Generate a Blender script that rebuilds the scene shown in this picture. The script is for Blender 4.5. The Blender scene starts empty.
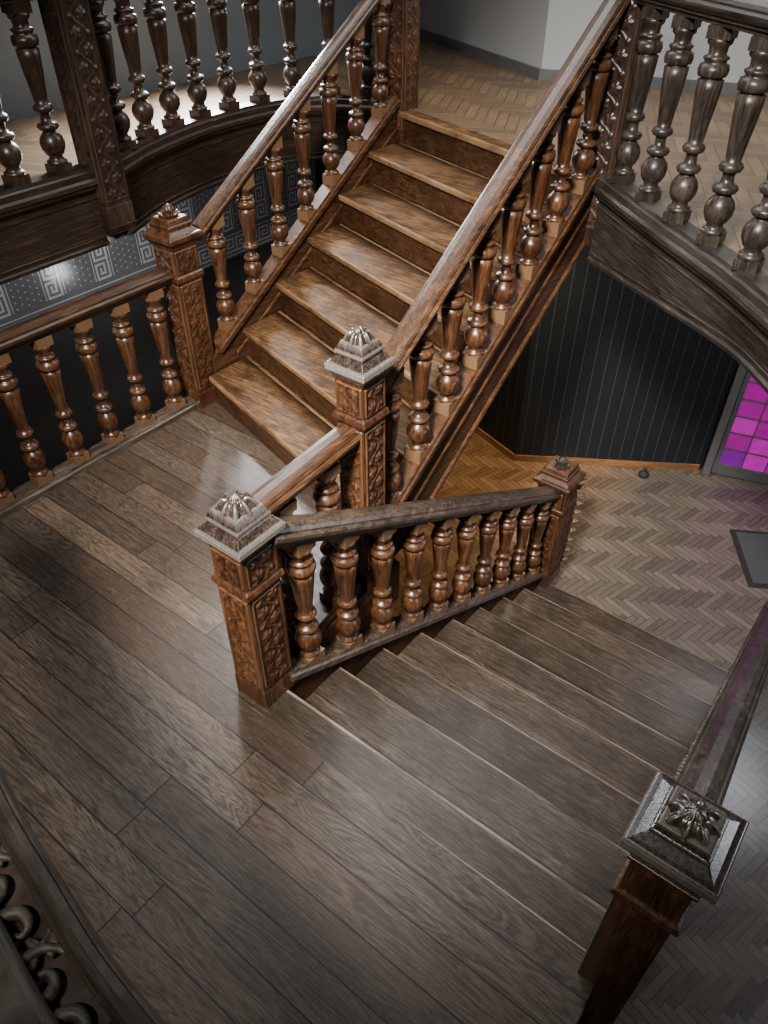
import bpy, bmesh, math, random
from mathutils import Vector, Matrix
random.seed(7)
C = bpy.context.scene.collection
PHI = math.radians(37.5)

# ------------------------------------------------------------------ helpers
def newobj(name, verts, faces, mat=None, smooth=False, parent=None, loc=(0,0,0), bevel=0, mats=None, midx=None):
    me = bpy.data.meshes.new(name)
    me.from_pydata([tuple(v) for v in verts], [], faces)
    bm = bmesh.new(); bm.from_mesh(me)
    bmesh.ops.recalc_face_normals(bm, faces=bm.faces)
    bm.to_mesh(me); bm.free()
    me.update()
    if mats:
        for m_ in mats: me.materials.append(m_)
        for p, i in zip(me.polygons, midx): p.material_index = i
    elif mat: me.materials.append(mat)
    if smooth:
        for p in me.polygons: p.use_smooth = True
    ob = bpy.data.objects.new(name, me)
    ob.location = loc
    C.objects.link(ob)
    if parent: ob.parent = parent
    if bevel:
        b = ob.modifiers.new("bevel", 'BEVEL'); b.width = bevel; b.segments = 2
        b.limit_method = 'ANGLE'; b.angle_limit = math.radians(40)
    return ob

def empty(name, loc, label, cat, group=None):
    e = bpy.data.objects.new(name, None); e.location = loc
    e.empty_display_size = .1
    C.objects.link(e)
    tag(e, label, cat, group); return e

def tag(o, label, cat=None, group=None):
    o["label"] = label
    if cat: o["category"] = cat
    if group: o["group"] = group

def structure(o, label, cat):
    o["kind"] = "structure"; o["label"] = label; o["category"] = cat

def box_vf(x0,x1,y0,y1,z0,z1):
    v=[(x0,y0,z0),(x1,y0,z0),(x1,y1,z0),(x0,y1,z0),(x0,y0,z1),(x1,y0,z1),(x1,y1,z1),(x0,y1,z1)]
    f=[(0,1,2,3),(4,5,6,7),(0,1,5,4),(1,2,6,5),(2,3,7,6),(3,0,4,7)]
    return v,f

def merge(parts):
    V=[];F=[]
    for v,f in parts:
        n=len(V); V+=list(v); F+=[tuple(i+n for i in q) for q in f]
    return V,F

def prism(poly, z0, z1):
    n=len(poly)
    v=[(p[0],p[1],z0) for p in poly]+[(p[0],p[1],z1) for p in poly]
    f=[tuple(range(n)), tuple(range(n,2*n))]
    for i in range(n): f.append((i,(i+1)%n,(i+1)%n+n,i+n))
    return v,f

def prism_x(polyyz, x0, x1):
    n=len(polyyz)
    v=[(x0,p[0],p[1]) for p in polyyz]+[(x1,p[0],p[1]) for p in polyyz]
    f=[tuple(range(n)), tuple(range(n,2*n))]
    for i in range(n): f.append((i,(i+1)%n,(i+1)%n+n,i+n))
    return v,f

def lathe(prof, seg=20, lobes=0, amp=0):
    v=[];f=[]
    for z,r in prof:
        for s in range(seg):
            a=2*math.pi*s/seg
            rr=r*(1+amp*math.cos(lobes*a)) if lobes else r
            v.append((rr*math.cos(a),rr*math.sin(a),z))
    for i in range(len(prof)-1):
        for s in range(seg):
            f.append((i*seg+s,i*seg+(s+1)%seg,(i+1)*seg+(s+1)%seg,(i+1)*seg+s))
    f.append(tuple(range(seg))); f.append(tuple((len(prof)-1)*seg+s for s in range(seg)))
    return v,f

def sqlathe(prof):
    v=[];f=[]
    for z,h in prof:
        v+=[(-h,-h,z),(h,-h,z),(h,h,z),(-h,h,z)]
    for i in range(len(prof)-1):
        for s in range(4):
            f.append((i*4+s,i*4+(s+1)%4,(i+1)*4+(s+1)%4,(i+1)*4+s))
    f.append((0,1,2,3)); n=(len(prof)-1)*4; f.append((n,n+1,n+2,n+3))
    return v,f

def sweep(pts, prof):
    P=[Vector(p) for p in pts]; v=[];f=[]
    pf=prof if callable(prof) else (lambda t:prof)
    n=len(pf(0))
    for i,p in enumerate(P):
        d=Vector((0,0,0))
        if i>0: d+=((P[i]-P[i-1])*Vector((1,1,0))).normalized()
        if i<len(P)-1: d+=((P[i+1]-P[i])*Vector((1,1,0))).normalized()
        k=1.0
        if 0<i<len(P)-1:
            k=2/max(d.length,.8)
        d.normalize()
        s=Vector((d.y,-d.x,0))*k
        for a,b in pf(i/(len(P)-1)): v.append(p+s*a+Vector((0,0,b)))
    for i in range(len(P)-1):
        for j in range(n):
            f.append((i*n+j,i*n+(j+1)%n,(i+1)*n+(j+1)%n,(i+1)*n+j))
    f.append(tuple(range(n))); f.append(tuple((len(P)-1)*n+j for j in range(n)))
    return v,f

def curve_pts(ctrl, n=8):
    P=[Vector(c) for c in ctrl]; P=[2*P[0]-P[1]]+P+[2*P[-1]-P[-2]]; out=[]
    for i in range(1,len(P)-2):
        for k in range(n):
            t=k/n; a,b,c,d=P[i-1],P[i],P[i+1],P[i+2]
            out.append(.5*((2*b)+(c-a)*t+(2*a-5*b+4*c-d)*t*t+(3*b-a-3*c+d)*t**3))
    out.append(P[-2]); return out

def resample(pts, step, off0, off1):
    L=[0]
    for a,b in zip(pts,pts[1:]): L.append(L[-1]+(b-a).length)
    tot=L[-1]-off0-off1; n=max(1,round(tot/step)); out=[]
    for k in range(n):
        s=off0+tot*(k+.5)/n
        for i in range(len(L)-1):
            if L[i]<=s<=L[i+1]:
                t=(s-L[i])/(L[i+1]-L[i]); out.append(pts[i].lerp(pts[i+1],t)); break
    return out

# ------------------------------------------------------------------ material helpers
class NT:
    def __init__(s,name):
        s.mat=bpy.data.materials.new(name); s.mat.use_nodes=True
        s.t=s.mat.node_tree; s.n=s.t.nodes; s.l=s.t.links
        s.b=s.n['Principled BSDF']
    def put(s,sock,val):
        if hasattr(val,'node'): s.l.new(val,sock)
        else: sock.default_value=val
    def m(s,op,a,b=0.0,c=None):
        nd=s.n.new('ShaderNodeMath'); nd.operation=op
        s.put(nd.inputs[0],a); s.put(nd.inputs[1],b)
        if c is not None: s.put(nd.inputs[2],c)
        return nd.outputs[0]
    def sel(s,c,a,b):
        return s.m('ADD',s.m('MULTIPLY',c,a),s.m('MULTIPLY',s.m('SUBTRACT',1.0,c),b))
    def coords(s):
        return s.n.new('ShaderNodeTexCoord').outputs['Object']
    def mapping(s,v,scale=(1,1,1),rot=(0,0,0),loc=(0,0,0)):
        nd=s.n.new('ShaderNodeMapping'); s.l.new(v,nd.inputs[0])
        nd.inputs['Scale'].default_value=scale; nd.inputs['Rotation'].default_value=rot; nd.inputs['Location'].default_value=loc
        return nd.outputs[0]
    def sep(s,v):
        nd=s.n.new('ShaderNodeSeparateXYZ'); s.l.new(v,nd.inputs[0]); return nd.outputs
    def comb(s,x,y,z=0.0):
        nd=s.n.new('ShaderNodeCombineXYZ')
        for i,q in enumerate((x,y,z)): s.put(nd.inputs[i],q)
        return nd.outputs[0]
    def noise(s,v,scale=5,detail=4,rough=.55,dist=0):
        nd=s.n.new('ShaderNodeTexNoise'); s.l.new(v,nd.inputs['Vector'])
        nd.inputs['Scale'].default_value=scale; nd.inputs['Detail'].default_value=detail
        nd.inputs['Roughness'].default_value=rough; nd.inputs['Distortion'].default_value=dist
        return nd.outputs[0]
    def white(s,v):
        nd=s.n.new('ShaderNodeTexWhiteNoise'); nd.noise_dimensions='3D'; s.l.new(v,nd.inputs['Vector']); return nd.outputs['Value']
    def ramp(s,f,stops):
        nd=s.n.new('ShaderNodeValToRGB'); s.l.new(f,nd.inputs[0])
        e=nd.color_ramp.elements
        e[0].position=stops[0][0]; e[0].color=(*stops[0][1],1)
        e[1].position=stops[-1][0]; e[1].color=(*stops[-1][1],1)
        for p,c in stops[1:-1]:
            q=e.new(p); q.color=(*c,1)
        return nd.outputs[0]
    def mix(s,f,a,b,mode='MIX'):
        nd=s.n.new('ShaderNodeMix'); nd.data_type='RGBA'; nd.blend_type=mode
        s.put(nd.inputs[0],f)
        s.put(nd.inputs[6],a if hasattr(a,'node') else (*a,1)); s.put(nd.inputs[7],b if hasattr(b,'node') else (*b,1))
        return nd.outputs[2]
    def maprange(s,f,a,b):
        w=s.n.new('ShaderNodeMapRange'); s.l.new(f,w.inputs[0]); w.inputs[1].default_value=a; w.inputs[2].default_value=b
        return w.outputs[0]
    def bump(s,h,strength=.3,dist=.003):
        nd=s.n.new('ShaderNodeBump'); s.l.new(h,nd.inputs['Height'])
        nd.inputs['Strength'].default_value=strength; nd.inputs['Distance'].default_value=dist
        s.l.new(nd.outputs[0],s.b.inputs['Normal'])
    def fin(s,col,rough,spec=.5,coat=0):
        s.put(s.b.inputs['Base Color'],col if hasattr(col,'node') else (*col,1))
        s.put(s.b.inputs['Roughness'],rough)
        s.b.inputs['Specular IOR Level'].default_value=spec
        s.b.inputs['Coat Weight'].default_value=coat
        s.b.inputs['Coat Roughness'].default_value=.25
        return s.mat

NU=7
XR=-1.645; XL=-3.44; ZG=1.38; UR=ZG/NU
YR0,RR=2.15,1.8375/(NU-1); YL0,RL=2.642,1.995/(NU-1)
NS=9; DY=1.22; DN=2.718/(NS-1); ZF=-1.75; DR=1.75/NS
DXL=-1.515; DXR=.03

def wood(name, dark, mid, light, axis='x', rough=.38, coat=.15, wear=None, wr=(.515,.60), scratch=0, step=None, spec=.5, fine=1.0, vary=.5):
    N=NT(name); co=N.coords()
    rnd=N.n.new('ShaderNodeObjectInfo').outputs['Random']
    h=20*fine
    sc={'x':(1.8*fine,h,h),'y':(h,1.8*fine,h),'z':(h,h,1.8*fine),'h':(1.5,1.5,34)}[axis]
    mp=N.mapping(co,scale=sc)
    off=N.n.new('ShaderNodeVectorMath'); off.operation='ADD'
    N.l.new(mp,off.inputs[0]); N.l.new(N.comb(N.m('MULTIPLY',rnd,37.0),N.m('MULTIPLY',rnd,91.0),N.m('MULTIPLY',rnd,13.0)),off.inputs[1])
    g=N.noise(off.outputs[0],1.6,6,.68,1.4)
    g2=N.noise(off.outputs[0],7,4,.7)
    f=N.m('ADD',N.m('MULTIPLY',g,.6),N.m('MULTIPLY',g2,.4))
    col=N.ramp(f,[(.38,dark),(.5,mid),(.62,light)])
    big=N.noise(co,2.5,3,.6)
    k=N.m('ADD',N.m('MULTIPLY',N.maprange(big,.35,.65),.8),N.m('MULTIPLY',rnd,vary*1.4))
    col=N.mix(N.m('MULTIPLY',k,.5),col,tuple(c*.5 for c in dark))
    if scratch:
        s1=N.maprange(N.noise(N.mapping(co,scale=(3,60,3) if axis=='x' else (60,3,60)),3,5,.7,.5),.56,.72)
        col=N.mix(N.m('MULTIPLY',s1,scratch),col,tuple(min(1,q*1.6) for q in light))
    if wear:
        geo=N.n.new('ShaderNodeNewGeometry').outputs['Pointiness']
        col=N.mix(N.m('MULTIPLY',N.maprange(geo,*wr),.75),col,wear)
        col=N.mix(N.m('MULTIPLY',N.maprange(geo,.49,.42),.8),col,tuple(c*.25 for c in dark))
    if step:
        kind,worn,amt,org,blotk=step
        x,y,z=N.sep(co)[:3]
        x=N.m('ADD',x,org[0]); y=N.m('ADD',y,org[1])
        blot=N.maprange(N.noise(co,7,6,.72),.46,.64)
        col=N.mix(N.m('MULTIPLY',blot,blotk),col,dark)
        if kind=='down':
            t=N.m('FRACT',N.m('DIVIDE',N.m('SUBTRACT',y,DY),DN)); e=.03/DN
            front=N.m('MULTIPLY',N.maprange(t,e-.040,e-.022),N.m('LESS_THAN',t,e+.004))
            nosing_shade=N.m('MULTIPLY',N.m('GREATER_THAN',t,e+.004),N.maprange(t,e+.17,e))
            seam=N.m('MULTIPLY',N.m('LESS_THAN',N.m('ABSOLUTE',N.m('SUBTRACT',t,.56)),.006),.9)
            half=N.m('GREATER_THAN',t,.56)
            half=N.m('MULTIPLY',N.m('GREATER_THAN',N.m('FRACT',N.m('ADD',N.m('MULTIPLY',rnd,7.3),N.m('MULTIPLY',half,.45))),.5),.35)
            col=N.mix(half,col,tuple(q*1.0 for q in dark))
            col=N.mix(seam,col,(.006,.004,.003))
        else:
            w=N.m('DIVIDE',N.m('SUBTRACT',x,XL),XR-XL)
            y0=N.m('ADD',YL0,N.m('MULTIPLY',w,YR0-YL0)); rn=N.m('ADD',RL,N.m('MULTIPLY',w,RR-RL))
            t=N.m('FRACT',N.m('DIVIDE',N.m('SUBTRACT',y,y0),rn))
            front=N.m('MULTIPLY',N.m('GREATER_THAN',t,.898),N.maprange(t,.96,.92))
            nosing_shade=N.m('MULTIPLY',N.m('LESS_THAN',t,.898),N.maprange(t,.66,.898))
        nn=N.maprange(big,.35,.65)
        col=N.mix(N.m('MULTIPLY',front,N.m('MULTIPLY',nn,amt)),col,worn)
        col=N.mix(N.m('MULTIPLY',nosing_shade,.85),col,tuple(c*.2 for c in dark))  # shade under each nosing, painted into the tread colour as a dark strip
    N.bump(f,.3,.003)
    ro=N.m('ADD',rough-.12,N.m('MULTIPLY',g2,.24))
    return N.fin(col,ro,spec,coat)

def planks(name, W, L, cols, rough=.35):
    N=NT(name); x,y,z=N.sep(N.coords())[:3]
    r=N.m('FLOOR',N.m('DIVIDE',y,W)); fy=N.m('SUBTRACT',N.m('DIVIDE',y,W),r)
    ro=N.white(N.comb(r,3.7,1.0))
    xx=N.m('ADD',N.m('DIVIDE',x,L),N.m('MULTIPLY',ro,7.3))
    c=N.m('FLOOR',xx); fx=N.m('SUBTRACT',xx,c)
    idr=N.white(N.comb(r,c,5.0))
    ed=N.m('MINIMUM',N.m('MULTIPLY',N.m('MINIMUM',fy,N.m('SUBTRACT',1.0,fy)),W),N.m('MULTIPLY',N.m('MINIMUM',fx,N.m('SUBTRACT',1.0,fx)),L))
    gap=N.m('LESS_THAN',ed,.0020)
    gv=N.comb(N.m('ADD',N.m('MULTIPLY',x,4.0),N.m('MULTIPLY',idr,50.0)),N.m('MULTIPLY',y,78.0),idr)
    g=N.noise(gv,1.0,8,.74,2.4); g2=N.noise(gv,7,5,.75)
    cg=N.noise(N.comb(N.m('ADD',N.m('MULTIPLY',x,.9),N.m('MULTIPLY',idr,20.0)),N.m('MULTIPLY',y,9.0),idr),1.2,3,.5,1.0)
    ring=N.m('ABSOLUTE',N.m('SINE',N.m('MULTIPLY',cg,46.0)))
    f=N.m('ADD',N.m('ADD',N.m('MULTIPLY',g,.48),N.m('MULTIPLY',g2,.38)),N.m('MULTIPLY',ring,.12))
    col=N.ramp(f,[(.38,cols[0]),(.5,cols[1]),(.63,cols[2])])
    col=N.mix(N.m('MULTIPLY',N.maprange(idr,.05,1.05),.75),col,tuple(q*.85 for q in cols[0]))
    tint=N.white(N.comb(c,r,9.0))
    col=N.mix(N.m('MULTIPLY',N.m('GREATER_THAN',tint,.60),.13),col,(.16,.085,.042))
    big=N.noise(N.coords(),1.7,4,.65)
    col=N.mix(N.m('MULTIPLY',N.maprange(big,.42,.7),.4),col,tuple(q*.6 for q in cols[0]))
    scuf=N.maprange(N.noise(N.mapping(N.coords(),scale=(6,14,1)),3,7,.8,.8),.54,.72)
    col=N.mix(N.m('MULTIPLY',scuf,.35),col,tuple(q*1.2 for q in cols[2]))
    edge=N.m('SUBTRACT',1.0,N.maprange(ed,.002,.006))
    col=N.mix(N.m('MULTIPLY',edge,.4),col,tuple(q*.35 for q in cols[0]))
    col=N.mix(gap,col,(.003,.002,.002))
    N.bump(N.m('SUBTRACT',N.m('MULTIPLY',f,.5),gap),.45,.004)
    return N.fin(col,N.m('ADD',rough-.14,N.m('ADD',N.m('MULTIPLY',g2,.2),N.m('MULTIPLY',big,.2))),.5,0)

def herring(name, W, n, ang, cols, rough=.35, con=1.0, warm=None):
    N=NT(name); co=N.coords(); v=N.mapping(co,scale=(1/W,1/W,1),rot=(0,0,ang))
    x,y,z=N.sep(v)[:3]
    i=N.m('FLOOR',x); j=N.m('FLOOR',y); fx=N.m('SUBTRACT',x,i); fy=N.m('SUBTRACT',y,j)
    d=N.m('FLOORED_MODULO',N.m('SUBTRACT',i,j),2.0*n)
    h=N.m('LESS_THAN',d,n-.5)
    e=N.m('SUBTRACT',2.0*n-1,d)
    al=N.sel(h,N.m('ADD',d,fx),N.m('ADD',e,fy))
    ac=N.sel(h,fy,fx)
    ix=N.sel(h,N.m('SUBTRACT',i,d),i); iy=N.sel(h,j,N.m('SUBTRACT',j,e))
    rnd=N.white(N.comb(ix,iy,h))
    ed=N.m('MINIMUM',N.m('MINIMUM',ac,N.m('SUBTRACT',1.0,ac)),N.m('MINIMUM',al,N.m('SUBTRACT',float(n),al)))
    gap=N.m('LESS_THAN',ed,.05)
    gv=N.comb(N.m('ADD',N.m('MULTIPLY',al,.35),N.m('MULTIPLY',rnd,80.0)),N.m('MULTIPLY',ac,3.0),rnd)
    g=N.noise(gv,2,4,.6,.6)
    f=N.m('ADD',N.m('MULTIPLY',g,.45),N.m('MULTIPLY',rnd,.22*con))
    f=N.m('ADD',f,N.m('ADD',N.m('MULTIPLY',h,.12*con),.02))
    col=N.ramp(f,[(.2,cols[0]),(.48,cols[1]),(.8,cols[2])])
    if warm:   # warm light near the passage wall painted into the boards, greying toward the hall
        X,Y,Z_=N.sep(co)[:3]
        k=N.m('ADD',N.maprange(X,-1.3,-2.4),N.m('MULTIPLY',N.m('SUBTRACT',N.noise(co,1.5,3,.5),.5),.4))
        col=N.mix(N.m('MINIMUM',N.m('MAXIMUM',k,0.0),1.0),col,N.ramp(f,[(.2,warm[0]),(.48,warm[1]),(.8,warm[2])]))
    col=N.mix(N.m('MULTIPLY',gap,.7),col,tuple(q*.3 for q in cols[0]))
    N.bump(N.m('SUBTRACT',1.0,gap),.2,.002)
    return N.fin(col,rough,.5,.1)

def plain(name,col,rough=.6,metal=0,nscale=6,var=.25):
    N=NT(name); f=N.noise(N.coords(),nscale,4,.6)
    c=N.mix(f,tuple(q*(1-var) for q in col),tuple(min(1,q*(1+var)) for q in col))
    N.b.inputs['Metallic'].default_value=metal
    return N.fin(c,rough)

WARM=((.019,.007,.003),(.080,.031,.012),(.180,.080,.034))
DARK=((.012,.007,.005),(.042,.023,.014),(.095,.058,.038))
GRAY=((.013,.010,.008),(.044,.033,.026),(.10,.079,.063))
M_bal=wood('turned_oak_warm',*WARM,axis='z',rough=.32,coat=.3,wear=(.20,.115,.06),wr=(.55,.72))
M_post=wood('carved_oak_warm',*WARM,axis='z',rough=.38,coat=.15)
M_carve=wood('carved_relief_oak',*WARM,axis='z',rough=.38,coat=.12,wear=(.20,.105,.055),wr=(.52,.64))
M_bald=wood('turned_oak_dark',*DARK,axis='z',rough=.36,coat=.2)
M_postd=wood('carved_oak_dark',*DARK,axis='z',rough=.34,coat=.2)
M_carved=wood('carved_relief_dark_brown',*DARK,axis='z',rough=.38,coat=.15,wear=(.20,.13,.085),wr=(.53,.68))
M_rail=wood('handrail_oak',(.015,.007,.003),(.058,.026,.012),(.13,.064,.032),axis='y',rough=.36,coat=.06,scratch=.10,spec=.38)
M_string=wood('string_oak',(.024,.010,.004),(.080,.034,.014),(.165,.078,.034),axis='y',rough=.6,coat=0,spec=.15)
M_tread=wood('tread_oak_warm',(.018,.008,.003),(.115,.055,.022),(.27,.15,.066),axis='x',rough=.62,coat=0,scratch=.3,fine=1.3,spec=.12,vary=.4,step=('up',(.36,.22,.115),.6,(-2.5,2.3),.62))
M_riser=wood('riser_oak',(.018,.008,.003),(.070,.031,.013),(.155,.075,.034),axis='x',spec=.3)
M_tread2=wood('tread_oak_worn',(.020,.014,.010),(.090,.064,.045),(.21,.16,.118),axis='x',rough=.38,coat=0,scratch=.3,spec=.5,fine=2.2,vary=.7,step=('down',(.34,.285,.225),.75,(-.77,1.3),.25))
M_gray=wood('weathered_oak',*GRAY,axis='z',rough=.36,coat=.15,spec=.45)
M_grayh=wood('weathered_curved_oak',(.013,.010,.008),(.052,.041,.033),(.118,.096,.079),axis='h',rough=.45,coat=.03,spec=.35)
M_grayy=wood('worn_handrail_oak',(.024,.017,.012),(.092,.067,.050),(.20,.155,.12),axis='y',rough=.30,coat=.25,scratch=.2)
M_rnrail=wood('dark_grey_handrail_oak',(.020,.015,.011),(.072,.056,.044),(.16,.13,.105),axis='y',rough=.36,coat=.08,scratch=.15,spec=.4)
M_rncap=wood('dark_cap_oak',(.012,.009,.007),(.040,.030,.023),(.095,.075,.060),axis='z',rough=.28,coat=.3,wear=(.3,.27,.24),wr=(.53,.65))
M_dark=wood('fascia_oak',(.009,.006,.004),(.033,.020,.013),(.078,.050,.034),axis='h',rough=.42,coat=0)
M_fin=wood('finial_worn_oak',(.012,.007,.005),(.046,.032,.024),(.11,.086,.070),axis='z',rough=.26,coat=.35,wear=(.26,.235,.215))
M_land=planks('landing_planks',.138,1.45,((.020,.014,.010),(.088,.062,.043),(.205,.154,.112)),.33)
M_floor=herring('parquet_herringbone',.050,5,math.radians(45-29),((.060,.051,.044),(.140,.119,.100),(.235,.203,.172)),.25,.75,warm=((.11,.055,.022),(.26,.145,.062),(.40,.245,.12)))
M_floor2=herring('parquet_herringbone_upper',.075,5,math.radians(45+20),((.085,.054,.030),(.18,.115,.062),(.29,.19,.105)),.40,.7)
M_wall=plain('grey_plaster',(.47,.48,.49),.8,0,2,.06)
M_wallup=plain('bluish_plaster',(.16,.185,.20),.8,0,2,.06)  # darker bluish grey plaster colour
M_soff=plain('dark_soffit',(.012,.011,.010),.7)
M_basew=wood('baseboard_oak',(.10,.045,.02),(.30,.14,.055),(.45,.22,.1),axis='x')
M_white=plain('baseboard_grey',(.13,.13,.13),.5)

def panel_mat():
    N=NT('black_beadboard'); x,y,z=N.sep(N.coords())[:3]
    f=N.m('FRACT',N.m('DIVIDE',x,.105)); g=N.m('LESS_THAN',N.m('ABSOLUTE',N.m('SUBTRACT',f,.5)),.03)
    col=N.mix(g,(.008,.011,.014),(.04,.048,.055))
    N.bump(N.m('MULTIPLY',g,-1.0),.4,.006)
    return N.fin(col,.5,.4)
M_panel=panel_mat()

def ynos(x,k):
    w=(x-XL)/(XR-XL)
    return (YL0+(YR0-YL0)*w)+(RL+(RR-RL)*w)*(k-1)
def unos(x,y):
    return UR+(y-ynos(x,1))*UR/(ynos(x,2)-ynos(x,1))
def dnos(y): return -(y-DY)*DR/DN

# ------------------------------------------------------------------ baluster
BP=[(.055,.044),(.08,.045),(.085,.034),(.11,.030),(.125,.041),(.16,.052),(.195,.055),(.23,.048),(.258,.032),(.266,.026),(.274,.026),(.278,.041),(.297,.048),(.316,.041),(.320,.026),(.355,.021),(.38,.023),(.388,.038),(.407,.044),(.426,.038),(.432,.028),(.47,.030),(.54,.035),(.62,.041),(.70,.046),(.75,.048),(.755,.039),(.763,.039),(.768,.052),(.795,.056),(.822,.052),(.827,.040),(.840,.040),(.847,.046),(.858,.046),(.864,.036),(.87,.032),(.905,.034),(.918,.044),(.945,.046)]
def baluster_mesh(h, mat, k=1.0, slope=0.0):
    lv,lf=lathe([(z*h,r*k) for z,r in BP],24)
    def blk(za,zb,hw,sa,sb):
        v=[]
        for zz,s in ((za,sa),(zb,sb)):
            for X,Y in ((-hw,-hw),(hw,-hw),(hw,hw),(-hw,hw)): v.append((X,Y,zz+Y*s))
        return v,[(0,1,2,3),(4,5,6,7),(0,1,5,4),(1,2,6,5),(2,3,7,6),(3,0,4,7)]
    a=blk(0,.06*h,.043*k,slope,0); b=blk(.94*h,h,.043*k,0,slope)
    V,F=merge([(lv,lf),a,b])
    me=bpy.data.meshes.new('baluster'); me.from_pydata(V,[],F)
    bm=bmesh.new(); bm.from_mesh(me); bmesh.ops.recalc_face_normals(bm,faces=bm.faces); bm.to_mesh(me); bm.free()
    me.materials.append(mat)
    for p in me.polygons: p.use_smooth = len(p.vertices)==4 and p.index < len(lf)-2
    return me

def put_balusters(mesh, pts, parent, rotz=0.0):
    for p in pts:
        o=bpy.data.objects.new('baluster',mesh); C.objects.link(o)
        o.parent=parent; o.location=Vector(p)-parent.location; o.rotation_euler=(0,0,rotz)

RAIL=[(-.034,0),(-.034,.014),(-.046,.018),(-.046,.026),(-.058,.034),(-.066,.046),(-.066,.058),(-.056,.066),(-.050,.066),(-.050,.074),(-.040,.086),(-.016,.094),(.016,.094),(.040,.086),(.050,.074),(.050,.066),(.056,.066),(.066,.058),(.066,.046),(.058,.034),(.046,.026),(.046,.018),(.034,.014),(.034,0)]
BASE=[(-.06,0),(-.06,.03),(-.05,.038),(-.046,.055),(.046,.055),(.05,.038),(.06,.03),(.06,0)]
def balustrade(label, p_rail, p_base, mat_rail, mat_bal, bal_pts, h, slope=0, k=1, rotz=0, mat_base=None, rk=1.0):
    b0=Vector(p_base[0])
    e=empty('balustrade',b0,label,'balustrade','oak balustrades of the stairwell')
    sh=lambda P:[Vector(p)-b0 for p in P]
    newobj('handrail',*sweep(sh(p_rail),[(a*rk,b*rk) for a,b in RAIL]),mat_rail,parent=e)
    newobj('bottom_rail',*sweep(sh(p_base),BASE),mat_base or mat_rail,parent=e)
    put_balusters(baluster_mesh(h,mat_bal,k,slope),bal_pts,e,rotz)
    return e

# ------------------------------------------------------------------ newel posts
def carve(hw, z0, z1, wide, amp, per=.16):
    """low relief in a raised frame: undulating vine stem with a five-lobed leaf in every bend and small buds"""
    V=[];F=[]; nu=36; H=z1-z0; nv=max(20,int(H/.0048))
    nper=max(1,round(H/per)); per=H/nper
    def leaf(dx,dy,ang,size):
        r=math.hypot(dx,dy)/size
        if r>1.15: return 0
        a=math.atan2(dy,dx)-ang
        a=math.atan2(math.sin(a),math.cos(a))
        rad=.52+.42*abs(math.cos(a*2.5))**.7
        if r>rad: return 0
        rib=.7+.3*abs(math.cos(a*2.5))
        return rib*(1-(r/rad)**3)*.9+.1
    for face in range(4):
        R=Matrix.Rotation(face*math.pi/2,3,'Z'); n0=len(V)
        for j in range(nv+1):
            for i in range(nu+1):
                u=-1+2*i/nu; z=z0+H*j/nv; q0=(z-z0)/per; q=q0-math.floor(q0)
                y=q*per/wide; Pw=per/wide
                stem=.42*math.sin(q*2*math.pi)
                h=.55*math.exp(-((u-stem)/.085)**2)
                for k_ in (-1,0,1):
                    h=max(h,leaf(u+.34,y-(.25+k_)*Pw,.5,.46),leaf(u-.34,y-(.75+k_)*Pw,math.pi-.5,.46))
                    for cu,cq in ((.58,.22),(-.58,.72)):
                        rr=math.hypot(u-cu,y-(cq+k_)*Pw)/.17
                        h=max(h,.8*math.sqrt(max(0,1-rr*rr)))
                au=abs(u)
                border=au>.90 or j in(0,nv) or (z-z0)<.009 or (z1-z)<.009
                dep=amp*.6 if border else amp*(h-.12)
                if au>.99 or j in (0,nv): dep=-.004
                V.append(R@Vector((u*wide,-hw-dep,z)))
        for j in range(nv):
            for i in range(nu):
                a=n0+j*(nu+1)+i; F.append((a,a+1,a+nu+2,a+nu+1))
    return V,F

def rosette(hw, z0, z1):
    V=[];F=[]; nS=80; nR=18
    for t in range(nR+1):
        tt=t/nR
        for s_ in range(nS):
            an=2*math.pi*s_/nS
            sq=min(1/max(abs(math.cos(an)),abs(math.sin(an))),1.25)
            r=hw*(1-tt)
            c8=.5+.5*math.cos(8*an)
            rr=r*((.5*(1-tt))*sq+(.5+.5*tt)*1.0)*(.82+.22*c8)+.002
            prof=math.sin(min(1,tt*1.5)*math.pi/2)*.62+.38*max(0,(tt-.62)/.38)**.7
            lift=.16*c8*math.sin(min(1,tt*1.6)*math.pi)+.05*math.cos(16*an)*math.sin(tt*math.pi)
            V.append((rr*math.cos(an),rr*math.sin(an),z0+(z1-z0)*(prof*.86+lift*.6)))
    for i in range(nR):
        for s_ in range(nS): F.append((i*nS+s_,i*nS+(s_+1)%nS,(i+1)*nS+(s_+1)%nS,(i+1)*nS+s_))
    F.append(tuple(nR*nS+s_ for s_ in range(nS)))
    return V,F

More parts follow.
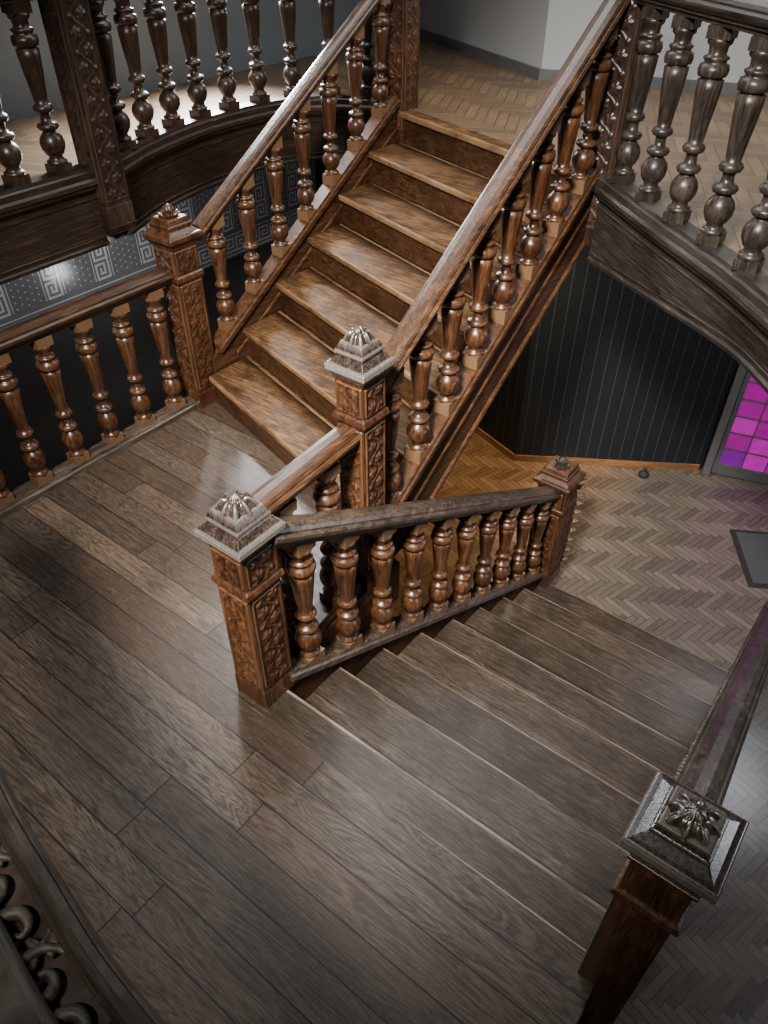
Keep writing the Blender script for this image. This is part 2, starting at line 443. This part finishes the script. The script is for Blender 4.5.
def newel(x,y,z0,h,w,label,mat,mfin,mcarve,pend=False,capm=None,flower=False,capx=.032,low=False):
    e=empty('newel_post',(x,y,z0),label,'newel post','carved newel posts of the stairwell')
    a=w/2
    prof=[(0,a+.004),(.10,a+.004),(.11,a),(h-.42,a),(h-.412,a+.010),(h-.40,a+.014),(h-.382,a+.010),(h-.372,a),(h-.225,a),(h-.215,a+.008),(h-.20,a+.010)]
    newobj('post_shaft',*sqlathe(prof),mat,parent=e,bevel=.003)
    if mcarve:
        newobj('carved_panel',*carve(a+.003,.13,h-.43,a*.88,.009,.14),mcarve,smooth=True,parent=e)
        newobj('carved_frieze',*carve(a+.003,h-.365,h-.232,a*.88,.009,.13),mcarve,smooth=True,parent=e)
    c=capx
    if low:
        cp=[(h-.20,a+.006),(h-.16,a+c*.4),(h-.145,a+c*.5),(h-.14,a+c*.8),(h-.13,a+c),(h-.108,a+c),(h-.100,a+c*.85),(h-.098,a+c*.45),(h-.078,a-.006),(h-.070,a-.008),(h-.066,a-.014),(h-.045,a-.018)]
    else:
        cp=[(h-.21,a+.006),(h-.20,a+c*.45),(h-.192,a+c*.5),(h-.188,a+c*.8),(h-.178,a+c),(h-.158,a+c),(h-.151,a+c*.85),(h-.148,a+c*.5),(h-.126,a-.004),(h-.116,a-.008),(h-.113,a-.002),(h-.100,a-.002),(h-.095,a-.008),(h-.072,a-.016),(h-.066,a-.020)]
    newobj('cap',*sqlathe(cp),capm or mat,parent=e,bevel=.003)
    hw=a-.016
    if flower:
        parts=[lathe([(h-.08,.03),(h-.06,.034),(h-.03,.026),(h-.012,.02),(h,.004)],24,6,.15)]
        for ring,(nn,rad,tilt,sz) in enumerate(((8,.038,.9,1.1),(6,.024,.4,1.0))):
            for k in range(nn):
                lv,lf=lathe([(0,.004),(.010,.015),(.024,.018),(.036,.012),(.044,.002)],8)
                R=Matrix.Rotation(k*2*math.pi/nn+ring*.3,4,'Z')@Matrix.Translation((rad*.6,0,h-.076+ring*.014))@Matrix.Rotation(tilt,4,'Y')@Matrix.Diagonal((.45,sz,sz,1))
                parts.append(([R@Vector(q) for q in lv],lf))
    else:
        parts=[rosette(hw,h-(.052 if low else .070),h)]
    newobj('finial',*merge(parts),mfin,smooth=True,parent=e)
    if pend:
        newobj('pendant',*sqlathe([(-.10,.01),(-.08,a*.5),(-.05,a*.6),(-.04,a*.9),(0,a+.01)]),mat,parent=e,bevel=.003)
    return e

def tube(path,r,seg=8,flat=1.0):
    V=[];F=[]
    for i,p in enumerate(path):
        a=path[max(0,i-1)];b=path[min(len(path)-1,i+1)];d=(b-a).normalized()
        ref=Vector((0,0,1)) if abs(d.z)<.9 else Vector((1,0,0))
        s=d.cross(ref).normalized();u=s.cross(d)
        rr=r*(.25+1.0*math.sin(min(1,(i+.5)/len(path)*1.15)*math.pi*.9))
        for k in range(seg):
            t=2*math.pi*k/seg; V.append(p+s*math.cos(t)*rr+u*math.sin(t)*rr*flat)
    for i in range(len(path)-1):
        for k in range(seg): F.append((i*seg+k,i*seg+(k+1)%seg,(i+1)*seg+(k+1)%seg,(i+1)*seg+k))
    F.append(tuple(range(seg)));F.append(tuple((len(path)-1)*seg+k for k in range(seg)))
    return V,F

FN=newel(-1.555,1.21,0,1.065,.165,'short carved oak newel post with worn leaf-carved stepped cap',M_post,M_fin,M_carve,capm=M_fin,capx=.030)
CN=newel(-1.630,1.97,0,1.345,.142,'tall carved oak newel post at foot of upper flight',M_post,M_fin,M_carve,capm=M_fin,capx=.027)
LN=newel(XL-.06,2.60,0,1.25,.175,'carved oak newel post with flower finial beside landing balustrade',M_post,M_post,M_carve,flower=True)
RN=newel(.055,1.10,-.70,1.70,.155,'dark worn newel post with broad moulded cap on landing edge',M_post,M_rncap,None,capm=M_rncap,capx=.036,low=True)
LW=newel(-1.52,4.00,ZF+DR,1.15,.205,'carved oak newel post with scroll bracket at foot of flight',M_post,M_gray,M_carve,flower=True,capx=.036)
parts=[]
side=Vector((1,0,0)); out=Vector((0,1,0))
for xo in (-.055,.0,.055):
    path=[out*(.115+.065*math.sin(q/39*math.pi)+.028*math.sin(q/39*math.pi*3))+side*xo+Vector((0,0,.93-.88*q/39)) for q in range(40)]
    parts.append(tube(path,.034,8))
for zc_,rd in ((.84,.085),(.47,.065),(.14,.080)):
    for xo in (-.055,.055):
        sp=[out*(.185+(rd-rd*.11*t)*math.cos(t))+side*xo+Vector((0,0,zc_+(rd-rd*.11*t)*math.sin(t))) for t in [q*.4 for q in range(20)]]
        parts.append(tube(sp,.024,6))
for q in range(10):
    for sx in (-1,1):
        c=out*(.15+.06*math.sin(q/9*math.pi))+side*(sx*.06)+Vector((0,0,.88-.088*q))
        parts.append(tube([c+side*(sx*.013*w_)+out*(.010*w_)+Vector((0,0,.012*w_-.0018*w_*w_)) for w_ in range(6)],.022,6,.6))
newobj('scroll_bracket',*merge(parts),M_carved,smooth=True,parent=LW)
TR=newel(XR+.035,4.00,ZG-.32,1.77,.165,'carved gallery post beside curved gallery at top of flight',M_postd,M_gray,M_carved)
TL=newel(XL,4.68,ZG-.25,1.75,.17,'carved oak gallery post at top of upper flight',M_post,M_post,M_carve)
GP=newel(-3.81,2.45,ZG-.25,1.75,.165,'carved oak gallery post with pendant end above landing',M_postd,M_postd,M_carved,pend=True)

# ------------------------------------------------------------------ landing
lp=[(XL-.10,-.9),(DXR+.01,-.9),(DXR+.01,1.22),(-1.575,1.22),(-1.575,ynos(-1.575,1)+.03),(XL-.10,ynos(XL-.1,1)+.03)]
o=newobj('floor_landing',*prism(lp,-.22,0),M_land,bevel=.006)
structure(o,'worn brown oak plank landing between two stair flights','floor')
o=newobj('trim_9',*merge([box_vf(-1.574,-1.556,1.23,2.16,-.26,-.002)]),M_string,bevel=.003); structure(o,'oak fascia board on landing edge','trim')

# ------------------------------------------------------------------ up flight
st=empty('staircase',(-2.5,2.3,0),'upper oak stair flight with skewed worn brown treads','staircase')
def stobj(name,vf,mat,par,bevel=0):
    v,f=vf; L=par.location
    return newobj(name,[Vector(p)-L for p in v],f,mat,parent=par,bevel=bevel)
x0,x1=XL+.03,XR-.03
for k in range(1,NU+1):
    zt=UR*k; A=ynos(x0,k); B=ynos(x1,k)
    if k<NU:
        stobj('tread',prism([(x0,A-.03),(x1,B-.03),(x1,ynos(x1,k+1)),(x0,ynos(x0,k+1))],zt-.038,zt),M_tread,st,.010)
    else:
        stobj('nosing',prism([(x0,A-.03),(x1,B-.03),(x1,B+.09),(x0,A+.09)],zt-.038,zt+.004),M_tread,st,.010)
    stobj('riser',prism([(x0,A),(x1,B),(x1,B+.02),(x0,A+.02)],zt-UR,zt-.038),M_riser,st)
for xc in (XR,XL):
    y0=ynos(xc,1); ye=ynos(xc,NU)+.02; ys=y0+.02
    if xc==XR: ys=y0-.10
    P=[(ys,max(-.05,unos(xc,ys)-.30)),(ys,unos(xc,ys)+.09),(ye,unos(xc,ye)+.09),(ye,unos(xc,ye)-.27),(ys+.20,unos(xc,ys+.20)-.27)]
    stobj('string',prism_x(P,xc-.035,xc+.035),M_string,st,.004)
    for off,hw in ((-.27,.05),(-.09,.042)):
        stobj('string_moulding',sweep([(xc,ys+.2,unos(xc,ys+.2)+off),(xc,ye,unos(xc,ye)+off)],[(-hw,0),(-hw,.02),(-hw+.008,.03),(hw-.008,.03),(hw,.02),(hw,0)]),M_string,st)
V=[]
for x in (x0,x1):
    yy=ynos(x,1); y8=ynos(x,NU)
    V+=[(x,yy+.25,unos(x,yy+.25)-.25),(x,y8,unos(x,y8)-.25)]
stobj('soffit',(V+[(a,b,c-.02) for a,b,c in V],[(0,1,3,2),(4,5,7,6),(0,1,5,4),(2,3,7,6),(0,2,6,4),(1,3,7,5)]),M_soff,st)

for xc,lab,n,kk,ro in ((XR,'sloping oak balustrade on open side of upper flight',8,1.08,.81),(XL,'sloping oak balustrade of upper flight near gallery bay',7,1.05,.78)):
    y0=ynos(xc,1)+(-.09 if xc==XR else .08); y1=ynos(xc,NU)-.06
    sl=UR/(ynos(xc,2)-ynos(xc,1))
    rail=[(xc,y0,unos(xc,y0)+ro),(xc,y1,unos(xc,y1)+ro)]
    base=[(xc,y0,unos(xc,y0)+.075),(xc,y1,unos(xc,y1)+.075)]
    pts=[(xc,y0+(y1-y0)*(i+.5)/n,unos(xc,y0+(y1-y0)*(i+.5)/n)+.128) for i in range(n)]
    balustrade(lab,rail,base,M_rail,M_bal,pts,ro-.125,slope=sl,k=kk,mat_base=M_string,rk=.93)

# ------------------------------------------------------------------ down flight
st2=empty('staircase',(-.77,1.3,-.5),'lower oak stair flight with wide worn grey-brown treads','staircase')
x0,x1=DXL+.03,DXR-.01
for k in range(0,NS):
    yn=DY+DN*k; z=-DR*k
    if k>0:
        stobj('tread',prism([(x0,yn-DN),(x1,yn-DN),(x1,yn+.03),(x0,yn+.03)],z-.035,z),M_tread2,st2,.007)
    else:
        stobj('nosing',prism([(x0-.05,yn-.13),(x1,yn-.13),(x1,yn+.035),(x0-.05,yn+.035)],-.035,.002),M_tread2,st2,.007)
    stobj('riser',prism([(x0,yn-.02),(x1,yn-.02),(x1,yn),(x0,yn)],z-DR,z-.035),M_riser,st2)
def bead_row(p0,p1,n,r):
    parts=[]
    P0=Vector(p0);P1=Vector(p1)
    for i in range(n):
        c=P0.lerp(P1,(i+.5)/n)
        v,f=lathe([(-r,.001),(-r*.6,r*.8),(0,r),(r*.6,r*.8),(r,.001)],8)
        parts.append(([Vector(q)+c for q in v],f))
    return merge(parts)
for xc in (DXL,DXR+.02):
    ys=DY; ye=DY+DN*(NS-1)+.03
    P=[(ys,dnos(ys)-.33),(ys,dnos(ys)+.08),(ye,dnos(ye)+.08),(ye,ZF),(ye-.5,dnos(ye-.5)-.33)]
    stobj('string',prism_x(P,xc-.03,xc+.03),M_string if xc<-1 else M_rnrail,st2,.004)
    y0=DY+.05 if xc<-1 else DY-.04; y1=DY+DN*(NS-1)-.03; sl=-DR/DN
    ro=.825 if xc<-1 else .725
    rail=[(xc,y0,dnos(y0)+ro),(xc,y1,dnos(y1)+ro)]
    base=[(xc,y0,dnos(y0)+.075),(xc,y1,dnos(y1)+.075)]
    n=10
    pts=[(xc,y0+.04+(y1-y0-.04)*(i+.5)/n,dnos(y0+.04+(y1-y0-.04)*(i+.5)/n)+.128) for i in range(n)]
    if xc<-1: balustrade('sloping oak balustrade with worn grey handrail on lower flight',rail,base,M_grayy,M_bal,pts,.70,slope=sl,k=1.08,rk=1.12)
    else:
        b_=balustrade('dark sloping balustrade with beaded handrail on lower flight',rail,base,M_rnrail,M_gray,pts,.60,slope=sl,k=1.1,rk=.95)
        q0=Vector((xc-.062,y0+.02,dnos(y0+.02)+ro+.026))-b_.location; q1=Vector((xc-.062,y1,dnos(y1)+ro+.026))-b_.location
        newobj('bead_moulding',*bead_row(q0,q1,110,.013),M_rnrail,smooth=True,parent=b_)

pa=Vector((-1.60,1.28,0)); pb=Vector((-1.64,1.91,0))
balustrade('short level oak balustrade between two newel posts',[pa+Vector((0,0,.83)),pb+Vector((0,0,.83))],[pa,pb],M_rail,M_bal,[pa.lerp(pb,t)+Vector((0,0,.055)) for t in (.28,.72)],.775,k=1.05)
pa=Vector((XL-.06,-.7,0)); pb=Vector((XL-.06,2.53,0))
balustrade('level oak balustrade along the landing edge',[pa+Vector((0,0,.83)),pb+Vector((0,0,.83))],[pa,pb],M_rail,M_bal,[pb.lerp(pa,(i+.6)*.24/3.23)+Vector((0,0,.055)) for i in range(13)],.775,k=1.05,mat_base=M_grayy)

# ------------------------------------------------------------------ gallery
arcR=curve_pts([(XR+.10,3.93,ZG),(-1.06,3.50,ZG),(-.52,3.03,ZG),(-.06,2.48,ZG),(.28,1.75,ZG),(.45,1.0,ZG)],8)
arcB=curve_pts([(-3.84,2.53,ZG),(-4.02,2.95,ZG),(-4.14,3.5,ZG),(-4.12,4.05,ZG),(-3.92,4.45,ZG),(XL-.08,4.68,ZG)],8)
arcA=curve_pts([(-3.72,-.9,ZG),(-3.74,.4,ZG),(-3.80,1.5,ZG),(-3.82,2.37,ZG)],8)
poly=[(XL,4.70),(XR,4.07)]+[(p.x,p.y) for p in arcR]+[(.45,-.3),(3.2,-.3),(3.2,7.4),(-6.0,8.6),(-6.0,-.9)]+[(p.x,p.y) for p in arcA]+[(p.x,p.y) for p in arcB]
o=newobj('floor_gallery',*prism(poly,ZG-.06,ZG),M_floor2); structure(o,'herringbone parquet floor of upper gallery','floor')
poly2=[(XL,4.85),(XR,4.20)]+poly[2:]
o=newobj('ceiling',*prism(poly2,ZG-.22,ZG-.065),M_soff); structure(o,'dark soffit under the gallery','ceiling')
def fas(D): return [(.02,-D),(.036,-D+.004),(.040,-D+.022),(.028,-D+.03),(.028,-D+.045),(.033,-D+.048),(.033,-D+.054),(.028,-D+.057),(.028,-.105),(.034,-.10),(.034,-.094),(.028,-.09),(.028,-.07),(.04,-.06),(.055,-.045),(.06,-.03),(.07,-.02),(.07,.0),(.06,.012),(-.04,.012),(-.04,-D)]
for i,(arc,mt,lab,D) in enumerate(((arcR,M_grayh,'curved moulded oak fascia under the gallery',lambda t: fas(.40-.16*min(1,t/.42))),(arcB,M_dark,'curved dark oak fascia of gallery bay',fas(.36)),(arcA,M_dark,'curved dark oak fascia of gallery',fas(.36)))):
    o=newobj('trim_%d'%(i+1),*sweep(arc,D),mt); structure(o,lab,'fascia')
Z=lambda P,dz:[p+Vector((0,0,dz)) for p in P]
for arc,mr,mb,lab,st_,k,o0 in ((arcR,M_grayh,M_gray,'curved gallery balustrade with stout weathered grey balusters',.275,1.08,.02),(arcB,M_dark,M_bald,'curved oak balustrade of gallery bay',.27,1.15,.04),(arcA,M_dark,M_bald,'oak gallery balustrade near patterned wall',.24,1.12,.04)):
    balustrade(lab,Z(arc,.80),Z(arc,.012),mr,mb,[p+Vector((0,0,.066)) for p in resample(arc,st_,o0,.04)],.735,k=k)

# near gallery ledge with carved scrolls
arcN=curve_pts([(-2.4,.62,ZG),(-1.6,.30,ZG),(-1.02,.135,ZG),(-.72,.08,ZG),(-.50,.055,ZG),(-.1,.05,ZG),(.5,.10,ZG)],8)
o=newobj('trim_4',*sweep(arcN,[(-.018,-.06),(-.018,.0),(-.012,.008),(-.006,.008),(-.006,.014),(.006,.014),(.006,.006),(.018,0),(.03,-.02),(.03,-.06)]),M_grayh); structure(o,'narrow moulded rim of carved gallery ledge','trim')
arcI=[p+Vector((-.02,-.19,-.02)) for p in arcN]
o=newobj('trim_5',*sweep(arcI,[(-.11,-.03),(-.11,0),(-.095,.015),(-.05,.016),(-.045,.022),(-.03,.022),(-.025,.03),(0,.04),(.04,.045),(.045,.035),(.06,.03),(.062,-.03)]),M_grayh); structure(o,'broad moulded curved oak board','trim')
M_scroll=wood('dark_carved_scroll',(.014,.011,.009),(.050,.040,.032),(.11,.09,.072),axis='x',rough=.5,coat=0,spec=.35)
parts=[]
for i,x in enumerate([-1.5+.095*q for q in range(17)]):
    pp=min(arcN,key=lambda p:abs(p.x-x)); yc=pp.y-.075
    sgn=1 if i%2 else -1
    path=[Vector((x+(.058-.0060*t)*math.cos(t*sgn+1),yc+(.052-.0054*t)*math.sin(t*sgn+1),ZG-.040)) for t in [q*.3 for q in range(28)]]
    parts.append(tube(path,.0105))
    for q in range(7):
        t=q*.5; b_=Vector((x+(.058-.006*t)*math.cos(t*sgn+1),yc+(.052-.0054*t)*math.sin(t*sgn+1),ZG-.042))
        rad=(b_-Vector((x,yc,ZG-.042))).normalized(); tan=Vector((-rad.y,rad.x,0))*sgn
        parts.append(tube([b_+rad*(.0045*w_)+tan*(.0045*w_) for w_ in range(6)],.008,6,.6))
o=newobj('trim_6',*merge(parts),M_scroll,smooth=True); structure(o,'carved scroll ornament of gallery ledge','trim')
o=newobj('trim_7',*sweep([p+Vector((0,-.09,-.085)) for p in arcN],[(-.09,0),(.09,0),(.09,.03),(-.09,.03)]),M_dark); structure(o,'dark backing board behind carved scrolls','trim')

# ------------------------------------------------------------------ ground floor, walls
o=newobj('floor',*prism([(-6,-1.5),(4.5,-1.5),(4.5,8.8),(-6,8.8)],ZF-.1,ZF),M_floor); structure(o,'orange-brown herringbone parquet ground floor','floor')
def wall(name,p0,p1,z0,z1,mat,label,cat='wall',th=.08,side=1):
    p0=Vector((*p0,0));p1=Vector((*p1,0)); L=(p1-p0).length
    o=newobj(name,*box_vf(0,L,0,th*side,z0,z1),mat,loc=(p0.x,p0.y,0))
    o.rotation_euler=(0,0,math.atan2(p1.y-p0.y,p1.x-p0.x)); structure(o,label,cat); return o
zc=ZG-.22
wall('wall_back',(-2.56,5.45),(-1.05,6.40),ZF,zc,M_panel,'black vertical beadboard wall')
wall('wall_corner',(-3.20,5.67),(-2.56,5.45),ZF,zc,M_panel,'black beadboard wall return')
wall('wall_inner',(-6,5.67),(-3.20,5.67),ZF,zc,M_panel,'dark wall under gallery')
wall('baseboard_back',(-2.56,5.43),(-1.06,6.375),ZF,ZF+.07,M_basew,'orange oak baseboard','baseboard',th=.02)
wall('baseboard_corner',(-3.20,5.65),(-2.56,5.43),ZF,ZF+.07,M_basew,'orange oak baseboard','baseboard',th=.02)
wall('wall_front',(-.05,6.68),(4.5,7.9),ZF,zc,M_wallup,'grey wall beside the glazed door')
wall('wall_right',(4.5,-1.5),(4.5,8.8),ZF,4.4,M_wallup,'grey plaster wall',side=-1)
wall('wall_rear',(-6,-1.5),(4.5,-1.5),ZF,4.4,M_wallup,'bluish grey rear wall',side=-1)
wall('wall_upper',(-6,7.80),(-3.13,6.14),ZG,4.4,M_wall,'pale grey plaster wall on upper floor')
wall('wall_upper_side',(-3.13,6.14),(3.2,7.93),ZG,4.4,M_wall,'pale grey plaster wall on upper floor')
wall('baseboard_upper',(-6,7.77),(-3.13,6.11),ZG,ZG+.08,M_white,'dark grey baseboard','baseboard',th=.025)
wall('baseboard_upper_side',(-3.13,6.11),(3.2,7.90),ZG,ZG+.08,M_white,'dark grey baseboard','baseboard',th=.025)
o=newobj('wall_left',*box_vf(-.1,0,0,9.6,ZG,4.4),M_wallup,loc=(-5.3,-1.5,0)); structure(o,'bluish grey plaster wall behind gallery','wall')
M_paper=plain('patterned_wallpaper',(.11,.113,.118),.20,0,30,.3)
M_key=plain('silver_key_pattern',(.40,.41,.415),.25,.1,20,.2)
o=newobj('wall_left_lower',*box_vf(-.1,0,0,8,-.05,ZG-.22),M_paper,loc=(-5.2,-1.5,0)); structure(o,'grey wallpaper with silver greek key bands','wall')
o=newobj('wall_left_base',*box_vf(-.1,.02,0,8,ZF,-.05),M_soff,loc=(-5.2,-1.5,0)); structure(o,'black wainscot wall','wall')
KEY=["#######.","#.....#.","#.###.#.","#.#...#.","#.#####.","#.......","########"]
V=[];F=[]; u=.0185
def quad(y,z,dy,dz):
    n=len(V); V.extend([(0,y,z),(0,y+dy,z),(0,y+dy,z+dz),(0,y,z+dz)]); F.append((n,n+1,n+2,n+3))
for rep in range(46):
    for r,row in enumerate(KEY):
        for c,ch in enumerate(row):
            if ch=='#': quad(rep*8*u+c*u,.0+(6-r)*u,u*1.01,u*1.01)
for zz in (-.03,.15): quad(0,zz,6.8,.010)
for col_ in range(15):
    yb=.2+col_*.44
    for rep in range(6):
        for r,row in enumerate(KEY):
            for c,ch in enumerate(row):
                if ch=='#': quad(yb+r*u,.20+rep*8*u+c*u,u*1.01,u*1.01)
    quad(yb-.022,.20,.008,.92); quad(yb+.145,.20,.008,.92)
    for a in range(5):
        for b in range(18):
            y=yb+.185+a*.048; z=.22+b*.05+.025*(a%2); n=len(V); d=.008
            V+=[(0,y-d,z),(0,y,z-d),(0,y+d,z),(0,y,z+d)]; F.append((n,n+1,n+2,n+3))
o=newobj('trim_8',V,F,M_key,loc=(-5.196,-.2,0)); structure(o,'silver greek key wallpaper pattern','trim')

# glazed door
def glass(name,col,s):
    N=NT(name); f=N.noise(N.coords(),9,3,.6)
    c=N.mix(f,tuple(q*.45 for q in col),col)
    N.l.new(c,N.b.inputs['Emission Color']); N.b.inputs['Emission Strength'].default_value=s  # emission in place of outside light coming through the panes
    return N.fin(tuple(q*.2 for q in col),.3)
GM=[glass('magenta_glass',(.80,.004,.60),.45),glass('violet_glass',(.42,.003,.66),.45),glass('pink_glass',(1.0,.02,.80),.52)]
M_frame=plain('grey_door_paint',(.12,.12,.125),.45)
d0=Vector((-1.03,6.40,0)); ang=math.radians(15)
door=newobj('door_1',*merge([box_vf(0,.07,-.04,.10,ZF,ZF+2.3),box_vf(.98,1.05,-.04,.10,ZF,ZF+2.3),box_vf(.07,.98,-.04,.10,ZF+2.2,ZF+2.3)]),M_frame,loc=d0,bevel=.004)
door.rotation_euler=(0,0,ang); structure(door,'grey framed door with magenta leaded glass panes','door')
parts=[box_vf(.08,.12,0,.05,ZF+.01,ZF+2.19),box_vf(.92,.97,0,.05,ZF+.01,ZF+2.19),box_vf(.12,.92,0,.05,ZF+.01,ZF+.12),box_vf(.12,.92,0,.05,ZF+2.08,ZF+2.19)]
for i in range(1,4): parts.append(box_vf(.12+.2*i-.005,.12+.2*i+.005,.005,.03,ZF+.12,ZF+2.08))
for j in range(1,11): parts.append(box_vf(.12,.92,.005,.03,ZF+.12+.178*j-.005,ZF+.12+.178*j+.005))
newobj('door_leaf',*merge(parts),M_frame,parent=door)
V=[];F=[];mi=[]
for i in range(4):
    for j in range(11):
        n=len(V); xa=.12+.2*i; za=ZF+.12+.178*j
        V+=[(xa,.02,za),(xa+.2,.02,za),(xa+.2,.02,za+.178),(xa,.02,za+.178)]; F.append((n,n+1,n+2,n+3)); mi.append(random.choice((0,0,1,2)))
g=newobj('glass_pane',V,F,parent=door,mats=GM,midx=mi); g["label"]="magenta and violet leaded glass"

# doormat and doorstop
M_mat=plain('charcoal_mat',(.05,.052,.057),.9,0,120,.5)
M_rub=plain('mat_border',(.014,.014,.015),.7)
mat=newobj('doormat',*box_vf(-.0,.95,-.70,0,0,.012),M_rub,loc=(-.54,5.70,ZF),bevel=.004); mat.rotation_euler=(0,0,math.radians(30))
tag(mat,'dark charcoal rectangular doormat on parquet','doormat')
newobj('pile',*box_vf(.04,.91,-.66,-.04,.011,.018),M_mat,parent=mat)
ds=newobj('doorstop',*lathe([(0,.045),(.012,.05),(.035,.048),(.05,.03),(.055,.012),(.07,.012),(.085,.02),(.095,.012)],20),M_rub,smooth=True,loc=(-1.45,5.98,ZF))
tag(ds,'small round black doorstop on parquet by black wall','doorstop')

# ------------------------------------------------------------------ lights
def area(name,loc,target,sx,sy,power,col,spread=180):
    l=bpy.data.lights.new(name,'AREA'); l.shape='RECTANGLE'; l.size=sx; l.size_y=sy; l.energy=power; l.color=col; l.spread=math.radians(spread)
    o=bpy.data.objects.new(name,l); C.objects.link(o); o.location=loc
    o.rotation_euler=(Vector(target)-Vector(loc)).to_track_quat('-Z','Y').to_euler(); return o
area('skylight_lamp',(-3.3,3.9,5.2),(-2.2,3.0,0),2.8,2.8,64,(.95,.98,1.0),100)
area('window_lamp',(-5.15,4.35,2.45),(-2.8,2.2,0.0),.8,.8,175,(.93,.97,1.0),75)
area('rear_key_lamp',(-.5,-1.0,4.6),(-1.95,2.9,.4),.7,.7,132,(1.0,.94,.86),55)  # unseen key light added behind the camera for faces turned toward it
area('room_fill_lamp',(-1.4,5.3,3.9),(-2.0,5.9,1.4),1.5,1.0,68,(1.0,.97,.92))  # unseen fill that brightens the upper wall and floor
area('hall_lamp',(.2,5.2,.95),(-.5,4.8,ZF),1.0,1.0,34,(.90,.92,1.0))
area('side_fill_lamp',(2.2,3.0,.95),(.5,1.8,-1.0),1.0,1.0,34,(.93,.95,1.0))  # unseen fill added under the gallery for the right floor and post
area('passage_fill_lamp',(-2.3,4.9,.85),(-2.3,5.0,ZF),.5,.5,26,(1.0,.78,.50),120)  # unseen warm fill added to turn the floor golden near the wall
area('wallpaper_fill_lamp',(-4.3,1.4,.95),(-5.2,2.6,.4),.25,.25,11,(.95,.97,1.0))  # unseen fill added under the gallery to brighten the wallpaper
area('corridor_lamp',(-4.4,3.2,.05),(-5.2,2.8,.38),.12,.12,2.4,(.98,.98,1.0))
area('corridor_lamp',(-4.4,3.62,.26),(-5.2,3.2,.55),.10,.10,2.0,(.98,.98,1.0))
w=bpy.data.worlds.new('world'); bpy.context.scene.world=w; w.use_nodes=True
w.node_tree.nodes['Background'].inputs[0].default_value=(.45,.62,.75,1); w.node_tree.nodes['Background'].inputs[1].default_value=.05

# ------------------------------------------------------------------ camera
cam=bpy.data.cameras.new('camera'); co=bpy.data.objects.new('camera',cam); C.objects.link(co)
cam.sensor_fit='VERTICAL'; cam.sensor_height=36; cam.lens=26.0; cam.clip_start=.02
co.location=(0,0,2.6); co.rotation_euler=(math.radians(49.5),0,PHI)
bpy.context.scene.camera=co
